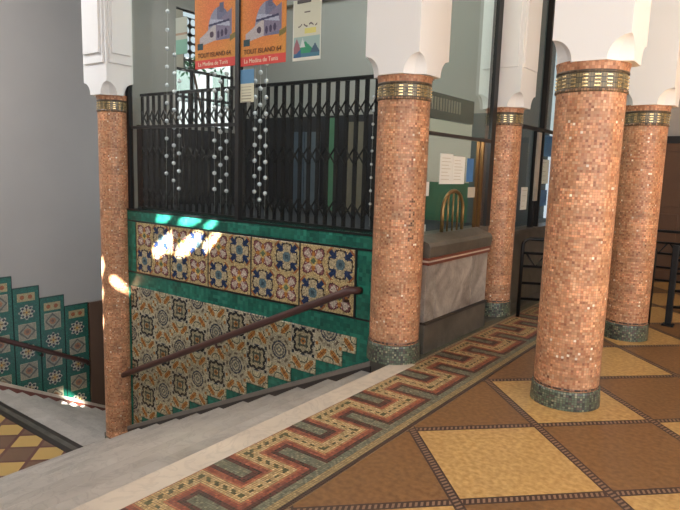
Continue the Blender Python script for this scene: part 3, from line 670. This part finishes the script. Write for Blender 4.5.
# folding gate
GA, GB, GZ0, GZ1 = -6.15, -2.62, 0.99, 2.30
gate = empty('folding_security_gate', (-4.2, 4.32, 0.99)); tag(gate, 'black folding lattice security gate standing behind the display glass', 'gate')
part_at(MB().box(GA, GB, 4.30, 4.34, GZ1 - 0.03, GZ1), 'top_rail', MT['iron'], gate)
part_at(MB().box(GA, GB, 4.30, 4.34, GZ0 - 0.03, GZ0), 'bottom_rail', MT['iron'], gate)
nb = 34; bx = np.linspace(GA + 0.02, GB - 0.02, nb)
for i, x in enumerate(bx): part_at(MB().box(x - 0.019, x + 0.019, 4.312, 4.328, GZ0, GZ1 - 0.03), 'gate_bar', MT['iron'], gate)
for zc in (2.03, 1.62, 1.14):
    m = MB(); p = bx[1] - bx[0]
    for i in range(nb - 1):
        for kk in (-1, 1):
            m.bar((bx[i], 4.305, zc - kk * 0.075), (bx[i + 1], 4.305, zc + kk * 0.075), 0.006, 0.018, up=(0, 1, 0))
    part_at(m, 'lattice_strap', MT['iron'], gate)

# muted panels leaning against the dark wall behind the gate
for x0_, x1_, yt, yb_, cc, lab in ((293, 303, 132, 180, (70, 84, 98), 'leftmost dull blue panel behind the folding gate'), (305, 318, 132, 182, (84, 96, 106), 'wider dull blue panel behind the folding gate, beside its narrow twin'),
                              (328, 333, 118, 182, (74, 120, 92), 'narrow green panel behind the folding gate'), (345, 362, 122, 182, (104, 98, 84), 'olive panel behind the folding gate, nearest the stair-head column')):
    A_, B_ = hit((x0_, yt), 1, 6.45), hit((x1_, yb_), 1, 6.45)
    pn_ = MB().box(A_[0], B_[0], 6.45, 6.48, 0.94, A_[2]).build('leaning_panel', plain('panel_paint', cc, 0.6, var=0.2)); tag(pn_, lab, 'panel', 'panels behind the folding gate')
# bead strands
def strand(x, y, z1, z0, label, drift=0.0, sp=0.15, r=0.023, ph=0.0):
    root = empty('bead_strand', (x, y, z0)); tag(root, label, 'bead strand', 'strings of pale beads behind the display glass')
    n = int((z1 - z0 - ph) / sp); first = None
    for k in range(n):
        if first is None: b = first = MB().ball((0, 0, 0), r, 10).build('bead', MT['bead'], root, smooth=True)
        else: b = first.copy(); C.collection.objects.link(b)
        b.location = (-drift * (ph + sp * k), 0, z1 - ph - sp * k - z0)
    MB().tube([(drift * (z0 - z1), 0, 0.01), (0, 0, z1 - z0)], 0.0008, 5).build('string', MT['paper'], root)
Z1 = 4.15
for x, lab, dr, phs, top, sp_ in (
        (-5.47, 'leftmost string of pale beads behind the left display pane', 0.03, 0.0, 3.3, 0.19), (-5.36, 'second string of pale beads from the left display frame', 0.03, 0.095, 2.75, 0.19), (-5.29, 'third string of pale beads from the left display frame', 0.02, 0.02, 2.4, 0.19),
        (-4.74, 'string of pale beads under the left orange poster, left of its two neighbours', 0, 0.02, 2.6, 0.165), (-4.65, 'string of pale beads under the left orange poster, middle of three', 0, 0.10, 2.6, 0.165), (-4.56, 'string of pale beads just left of the dark mullion', 0, 0.03, 2.6, 0.165),
        (-4.165, 'string of pale beads just right of the dark mullion', 0, 0.0, 2.46, 0.15), (-4.095, 'string of pale beads right of the mullion, middle of three', 0, 0.075, 2.46, 0.15), (-4.02, 'string of pale beads right of the mullion, rightmost of three', 0, 0.01, 2.46, 0.15),
        (-2.80, 'string of pale beads beside the stair-head column', 0, 0.0, 2.1, 0.11)):
    strand(x, 4.19, top, 1.02, lab, dr, sp=sp_, r=0.013 if x > -3 else 0.022, ph=phs)

# posters
def poster_grid(name, x0, x1, z0, z1, fn, label, y=4.078, cat='poster', n=0.0055, tilt=0.0):
    root = empty(name, (x0, y, z0)); tag(root, label, cat); nx, nz = int((x1 - x0) / n), int((z1 - z0) / n)
    S, T = np.meshgrid((np.arange(nx) + 0.5) / nx, (np.arange(nz) + 0.5) / nz, indexing='ij')
    PX, PZ = np.meshgrid(np.linspace(0, x1 - x0, nx + 1), np.linspace(0, z1 - z0, nz + 1), indexing='ij')
    cellmesh('sheet', np.stack([PX, 0 * PX, PZ], -1), fn(S, T), MT['print'], root, back=(0, 0.003, 0)); root.rotation_euler = (0, tilt, 0); return root
def orange(S, T):
    c = np.empty(S.shape + (3,)); g = np.clip(1 - np.hypot(S - 0.45, T - 0.62) * 1.4, 0, 1)[..., None]
    c[:] = (204, 142, 66); c = c * (1 - g) + np.array((206, 112, 64)) * g
    # stepped domed building, seen at an angle
    d = ((S - 0.60) / 0.27) ** 2 + ((T - 0.40) / 0.26) ** 2; c[(d < 1) & (T > 0.30)] = (104, 106, 132); c[(d < 1) & (S < 0.55) & (T > 0.3)] = (134, 138, 156); c[(np.abs(S - 0.66) < 0.05) & (T > 0.6) & (T < 0.70)] = (92, 94, 120)
    body = (T > 0.24 + 0.12 * S) & (T < 0.30 + 0.36 * S) & (S > 0.12) & (S < 0.9); c[body] = (172, 166, 168)
    c[body & (S > 0.52)] = (118, 112, 134); c[(d < 0.9) & (np.abs(T - 0.55 + 0.1 * S) < 0.03)] = (160, 166, 186); c[(d < 0.95) & (np.abs(T - 0.45 - 0.06 * S) < 0.012)] = (62, 62, 90)
    win = body & (np.hypot((S - 0.42) / 0.05, (T - 0.37) / 0.035) < 1); c[win] = (74, 60, 74)
    for k in range(3): c[body & (np.hypot((S - 0.58 - 0.09 * k) / 0.032, (T - 0.36 - 0.01 * k) / 0.04) < 1)] = (66, 58, 84)
    c[(np.abs(S - 0.14) < 0.07) & (np.abs(T - 0.25) < 0.035)] = (40, 66, 74); c[(S > 0.85) & (np.abs(T - 0.30 - 0.25 * (S - .85)) < 0.03)] = (120, 110, 60)
    c = c * (1 + rng.normal(0, 0.05, S.shape + (1,))); c[T < 0.10] = (208, 78, 72); return np.clip(c, 0, 255)
def letters(root, txt, x, z, size, mat, y=-0.004, name='lettering'):
    cu = bpy.data.curves.new(name, 'FONT'); cu.body = txt; cu.size = size; cu.extrude = 0.0008
    t = bpy.data.objects.new(name, cu); C.collection.objects.link(t)
    me = bpy.data.meshes.new_from_object(t.evaluated_get(bpy.context.evaluated_depsgraph_get())); bpy.data.objects.remove(t)
    me.materials.clear(); me.materials.append(mat); o = link(name, me, root); o.rotation_euler = (math.pi / 2, 0, 0); o.location = (x, y, z); return o
for x0, x1, z0, z1, lab in ((-4.90, -4.31, 2.45, 3.30, 'orange poster of a domed building, left of the dark mullion'), (-4.25, -3.68, 2.43, 3.26, 'orange poster of a domed building, right of the dark mullion')):
    p = poster_grid('orange_poster', x0, x1, z0, z1, orange, lab); p['group'] = 'orange posters on the display glass'
    letters(p, 'TOUT ISLAND 64', 0.045, 0.105, 0.062, MT['ink']); letters(p, 'La Medina de Tunis', 0.05, 0.025, 0.055, MT['cream_ink'])
    letters(p, 'EXPOSITION', 0.04, 0.73, 0.03, MT['ink']); letters(p, 'du patrimoine', 0.04, 0.69, 0.03, MT['ink'])
def whitep(S, T):
    c = np.empty(S.shape + (3,)); c[:] = (198, 200, 182); c[(T < 0.40)] = (150, 176, 172)
    c[(T < 0.38) & (T < 0.30 - 0.5 * np.abs(S - 0.45) + 0.02)] = (60, 142, 108); c[(T < 0.38) & (T < 0.38 - 1.4 * np.abs(S - 0.15)) & (S < .3)] = (150, 104, 112)
    c[(T < 0.38) & (T < 0.37 - 1.6 * np.abs(S - 0.36)) & (T > 0.22)] = (196, 206, 206); c[(T < 0.28 - 0.9 * np.abs(S - 0.8))] = (70, 96, 116); c[(T < 0.12)] = (74, 120, 140)
    c[(T < 0.30) & (S < 0.3) & (T < 0.05 + 0.5 * S)] = (60, 96, 140); c[(T < 0.055) | (S < 0.04) | (S > 0.96)] = (212, 214, 204)
    c[(np.abs(T - 0.48) < 0.045) & (S > 0.42) & (S < 0.82)] = (204, 200, 120)
    c[(np.abs(T - 0.58 - 0.02 * np.sin(S * 22)) < 0.012) & (S > 0.2) & (S < 0.86) & (np.sin(S * 31) > -0.6)] = (96, 88, 92); c[(np.abs(T - 0.79) < 0.008) & (S > 0.4) & (S < 0.62)] = (110, 104, 100)
    return c
p = poster_grid('mountain_poster', -3.60, -3.285, 2.425, 2.93, whitep, 'pale poster with a green mountain picture and handwritten title', tilt=0.0)
part = MB().box(0.05, 0.20, -0.006, 0.0, 0.475, 0.505).build('clip', MT['skirt'], p)
def bluep(S, T):
    c = np.empty(S.shape + (3,)); c[:] = (206, 204, 180); c[T > 0.58] = (92, 138, 176); c[(T < 0.5) & (np.sin(T * 70) > 0.6) & (S > .1) & (S < .8)] = (150, 148, 132); return c
poster_grid('blue_leaflet', -4.25, -4.07, 2.10, 2.40, bluep, 'small blue and cream leaflet below the right orange poster', cat='leaflet')
def palep(S, T):
    c = np.empty(S.shape + (3,)); c[:] = (170, 178, 166); c[(T < 0.4)] = (120, 168, 150); c[np.abs(T - 0.55) < 0.03] = (150, 130, 110); return c
poster_grid('pale_notice', -5.20, -5.02, 2.62, 2.98, palep, 'pale faded notice on the glass left of the orange posters', cat='notice')

# ------------------------------------------------------------------ ticket window wall, x = -2.42
slab('wall_ticket', -2.56, -2.44, 4.22, 5.84, 0.0, 0.90, MT['marble_dark'])
slab('wall_office_front', -2.56, -2.44, 6.3, 10.0, 0.0, 0.84, MT['marble_dark'])
tc = empty('ticket_counter', (-2.35, 4.9, 0)); tag(tc, 'grey marble ticket counter with a worn stone ledge under the window', 'counter')
part_at(MB().box(-2.435, -2.262, 4.25, 5.50, 0.0, 0.25), 'plinth', MT['marble_dark'], tc, bevel=0.004)
part_at(MB().box(-2.435, -2.250, 4.25, 5.50, 0.25, 0.27), 'moulding', MT['skirt'], tc)
for ya, yb in ((4.25, 4.42), (4.425, 5.14), (5.145, 5.50)):
    part_at(MB().box(-2.435, -2.270, ya + 0.002, yb - 0.002, 0.272, 0.75), 'marble_panel', MT['marble_panel'], tc, bevel=0.003)
for za in (0.75, 0.788): part_at(MB().box(-2.435, -2.248, 4.25, 5.50, za, za + 0.022), 'red_moulding', MT['red_stone'], tc)
part_at(MB().box(-2.435, -2.256, 4.25, 5.50, 0.772, 0.788), 'pale_fillet', MT['marble'], tc)
part_at(MB().prism([(-2.435, 0.81), (-2.25, 0.81), (-2.24, 0.90), (-2.26, 0.93), (-2.395, 0.975), (-2.435, 0.975)], 4.25, 5.52), 'ledge', MT['marble_dark'], tc, bevel=0.004)
w2 = empty('window_3', (-2.44, 5.1, 0.96)); w2['kind'] = 'structure'
part_at(MB().box(-2.56, -2.42, 4.22, 5.84, 0.90, 0.972), 'sill', MT['marble_dark'], w2)
part_at(MB().box(-2.445, -2.437, 4.22, 5.76, 0.972, 1.81), 'pane', MT['glass'], w2)
part_at(MB().box(-2.445, -2.437, 4.22, 5.76, 1.84, 4.2), 'pane', MT['glass_green'], w2)
part_at(MB().box(-2.46, -2.42, 4.2, 5.76, 1.81, 1.84), 'transom', MT['skirt'], w2)
part_at(MB().box(-2.48, -2.42, 5.76, 5.86, 0.972, 4.2), 'window_frame', MT['frame'], w2)
for ya in (5.50, 5.60): part_at(MB().box(-2.455, -2.425, ya, ya + 0.028, 0.972, 1.81), 'bronze_stile', MT['bronze'], w2)
bb = empty('booth_partition', (-3.1, 6.35, 0.94)); tag(bb, 'booth partition, green below and beige above, behind the ticket window', 'partition')
part_at(MB().box(-3.55, -2.88, 6.3, 6.4, 0.94, 1.39), 'green_panel', MT['green_board'], bb)
part_at(MB().box(-3.55, -2.88, 6.3, 6.4, 1.39, 2.16), 'beige_panel', MT['beige'], bb)
part_at(MB().box(-2.88, -2.57, 6.3, 6.4, 0.94, 2.16), 'dark_leaf', MT['teal_wall'], bb)
g2 = empty('gate_reflection', (-2.6, 5.0, 1.98)); tag(g2, 'dark slatted stand-in for the gate reflection in the upper ticket window glass', 'reflection')  # modelled bars imitate the folding gate mirrored in this glass
part_at(MB().box(-2.62, -2.56, 4.3, 5.62, 1.98, 2.20), 'reflection_case', MT['teal_wall'], g2)
for k in range(13): part_at(MB().box(-2.56, -2.553, 4.62 + 0.055 * k, 4.645 + 0.055 * k, 2.05, 2.16), 'reflection_slat', MT['room_grey'], g2)
def yz_sheet(name, y0, y1, z0, z1, mat, label, cat, x=-2.434, lines=None):
    root = empty(name, (x, y0, z0)); tag(root, label, cat)
    MB().box(0, 0.003, 0, y1 - y0, 0, z1 - z0).build('sheet', mat, root)
    if lines:
        for z in np.linspace(0.04, z1 - z0 - 0.04, lines): MB().box(0.003, 0.0036, 0.03, (y1 - y0) * random.uniform(0.6, 0.9), z, z + 0.004).build('text_line', MT['beige'], root)
    return root
yz_sheet('notice_sheet', 4.71, 4.955, 1.40, 1.665, MT['paper'], 'white notice on the ticket window, left sheet of the joined pair', 'notice', lines=7)
yz_sheet('notice_sheet', 4.96, 5.21, 1.40, 1.65, MT['paper'], 'white notice on the ticket window, right sheet of the joined pair', 'notice', lines=7)
yz_sheet('blue_notice', 5.26, 5.40, 1.42, 1.64, MT['blue_print'], 'small blue notice on the dark glass of the ticket window', 'notice')
yz_sheet('photo_card', 5.31, 5.47, 1.27, 1.37, MT['beige'], 'little square photo card below the blue notice', 'card')
yz_sheet('white_sticker', 4.47, 4.53, 1.30, 1.42, MT['paper'], 'small white sticker at the left edge of the ticket window', 'sticker')
gr = empty('speaking_grille', (-2.41, 4.97, 0.975)); tag(gr, 'arched brass ticket grille standing in the ticket window', 'grille')
GX_, GYc, GW, GH = -2.412, 4.97, 0.205, 0.19
arc = [(GX_, GYc + GW * math.cos(t), 1.15 + GH * math.sin(t)) for t in [math.pi * k / 18 for k in range(19)]]
part_at(MB().tube([(GX_, GYc + GW, 0.977)] + arc + [(GX_, GYc - GW, 0.977)], 0.017, 10), 'arch_frame', MT['brass'], gr)
for yy in (-0.1, 0, 0.1): part_at(MB().tube([(GX_, GYc + yy, 0.977), (GX_, GYc + yy, 1.15 + GH * math.sqrt(1 - (yy / GW) ** 2))], 0.009, 8), 'grille_bar', MT['brass'], gr)
pad = MB().box(-2.75, -2.58, 4.5, 4.78, 0.94, 1.03).build('paper_stack', MT['paper']); tag(pad, 'stack of white paper on the counter inside the ticket window', 'paper stack')

# ------------------------------------------------------------------ further window and what stands beyond
w4 = empty('window_4', (-2.44, 7.5, 0.84)); w4['kind'] = 'structure'
part_at(MB().box(-2.56, -2.36, 6.3, 9.9, 0.84, 0.88), 'window_sill', MT['marble_dark'], w4)
part_at(MB().box(-2.445, -2.437, 6.3, 9.9, 0.88, 2.02), 'pane', MT['glass'], w4)
part_at(MB().box(-2.445, -2.437, 6.3, 9.9, 2.06, 4.2), 'pane', MT['glass_green'], w4)
part_at(MB().box(-2.46, -2.42, 6.3, 9.9, 2.02, 2.06), 'transom', MT['frame'], w4)
for ya, yb, za, zb in ((7.10, 7.15, 0.88, 2.02), (7.30, 7.33, 0.88, 2.02), (7.28, 7.36, 2.06, 4.2)): part_at(MB().box(-2.46, -2.40, ya, yb, za, zb), 'window_post', MT['frame'], w4)
part_at(MB().box(-2.40, -2.38, 7.05, 7.16, 1.2, 2.0), 'pale_cover_strip', MT['marble_grey'], w4)
slab('wall_office', -3.3, -3.2, 6.7, 10.0, 0.0, 4.2, MT['teal_wall'])
slab('floor_office', -3.2, -2.56, 6.7, 10.0, 0.72, 0.80, MT['teal_wall'])
yz_sheet('blue_white_poster', 7.38, 7.85, 1.74, 2.0, MT['blue_print'], 'blue poster behind the far window glass', 'poster', x=-2.46)
yz_sheet('office_notice', 7.36, 7.75, 1.40, 1.70, MT['paper'], 'pale notice behind the far window glass', 'notice', x=-2.46, lines=5)
yz_sheet('office_notice', 6.75, 6.95, 1.10, 1.36, MT['paper'], 'white notice low in the far window beside the slim column', 'notice', lines=4)
yz_sheet('blue_white_poster', 7.36, 7.75, 1.12, 1.32, MT['blue_print'], 'lower blue leaflet behind the far window glass', 'leaflet', x=-2.46)

dr = empty('door_1', (-0.8, 9.95, 0)); dr['kind'] = 'structure'
part_at(MB().box(-2.0, 1.2, 9.9, 10.0, 0.0, 2.02), 'door_leaf', MT['wood'], dr)
part_at(MB().box(-2.05, 1.25, 9.86, 10.0, 2.02, 2.12), 'lintel', MT['frame'], dr)
for k in range(4):
    for za, zb in ((1.1, 1.9), (0.15, 1.0)): part_at(MB().box(-1.9 + 0.78 * k, -1.22 + 0.78 * k, 9.885, 9.9, za, zb), 'door_panel', MT['wood'], dr, bevel=0.01)

# barriers
def barrier(a, b, label, zt=0.84, end_post=False):
    a = Vector((a[0], a[1], 0)); b = Vector((b[0], b[1], 0)); root = empty('crowd_barrier', tuple((a + b) / 2)); tag(root, label, 'barrier', 'black crowd barriers')
    d = (b - a).normalized(); R = 0.07; ln = (b - a).length
    cor = [a + d * (R - R * math.cos(t)) + Vector((0, 0, zt - R + R * math.sin(t))) for t in [math.pi / 2 * k / 6 for k in range(7)]]
    cor2 = [b - d * (R - R * math.cos(t)) + Vector((0, 0, zt - R + R * math.sin(t))) for t in [math.pi / 2 * k / 6 for k in range(6, -1, -1)]]
    part_at(MB().tube([a + Vector((0, 0, 0.0))] + cor + cor2 + [b], 0.019, 12), 'frame_tube', MT['iron'], root)
    for z in (0.69, 0.55, 0.37, 0.2): part_at(MB().tube([a + d * 0.01 + Vector((0, 0, z)), b - d * 0.01 + Vector((0, 0, z))], 0.014, 10), 'rail', MT['iron'], root)
    m = MB(); n = int(ln / 0.22); up = Vector((0, 0, 1))
    for k in range(n):
        p0 = a + d * (0.04 + 0.22 * k)
        m.tube([p0 + up * 0.69, p0 + d * 0.1 + up * 0.55, p0 + d * 0.2 + up * 0.69], 0.011, 8)
    part_at(m, 'zigzag_brace', MT['iron'], root)
    if end_post:
        s_ = Vector((-d.y, d.x, 0)); part_at(MB().box(a.x - 0.03, a.x + 0.03, a.y - 0.03, a.y + 0.03, 0.02, 0.84).box(a.x - 0.055, a.x + 0.055, a.y - 0.055, a.y + 0.055, 0.0, 0.02), 'post', MT['iron'], root, bevel=0.006)
barrier((-2.15, 6.13), (-1.0, 6.75), 'black metal crowd barrier between the slim column and the big column')
barrier((-0.83, 6.87), (0.5, 7.3), 'black metal crowd barrier with a thick end post at the right edge', end_post=True)
barrier((-1.6, 8.6), (0.3, 8.7), 'black metal crowd barrier furthest back before the wooden doors')
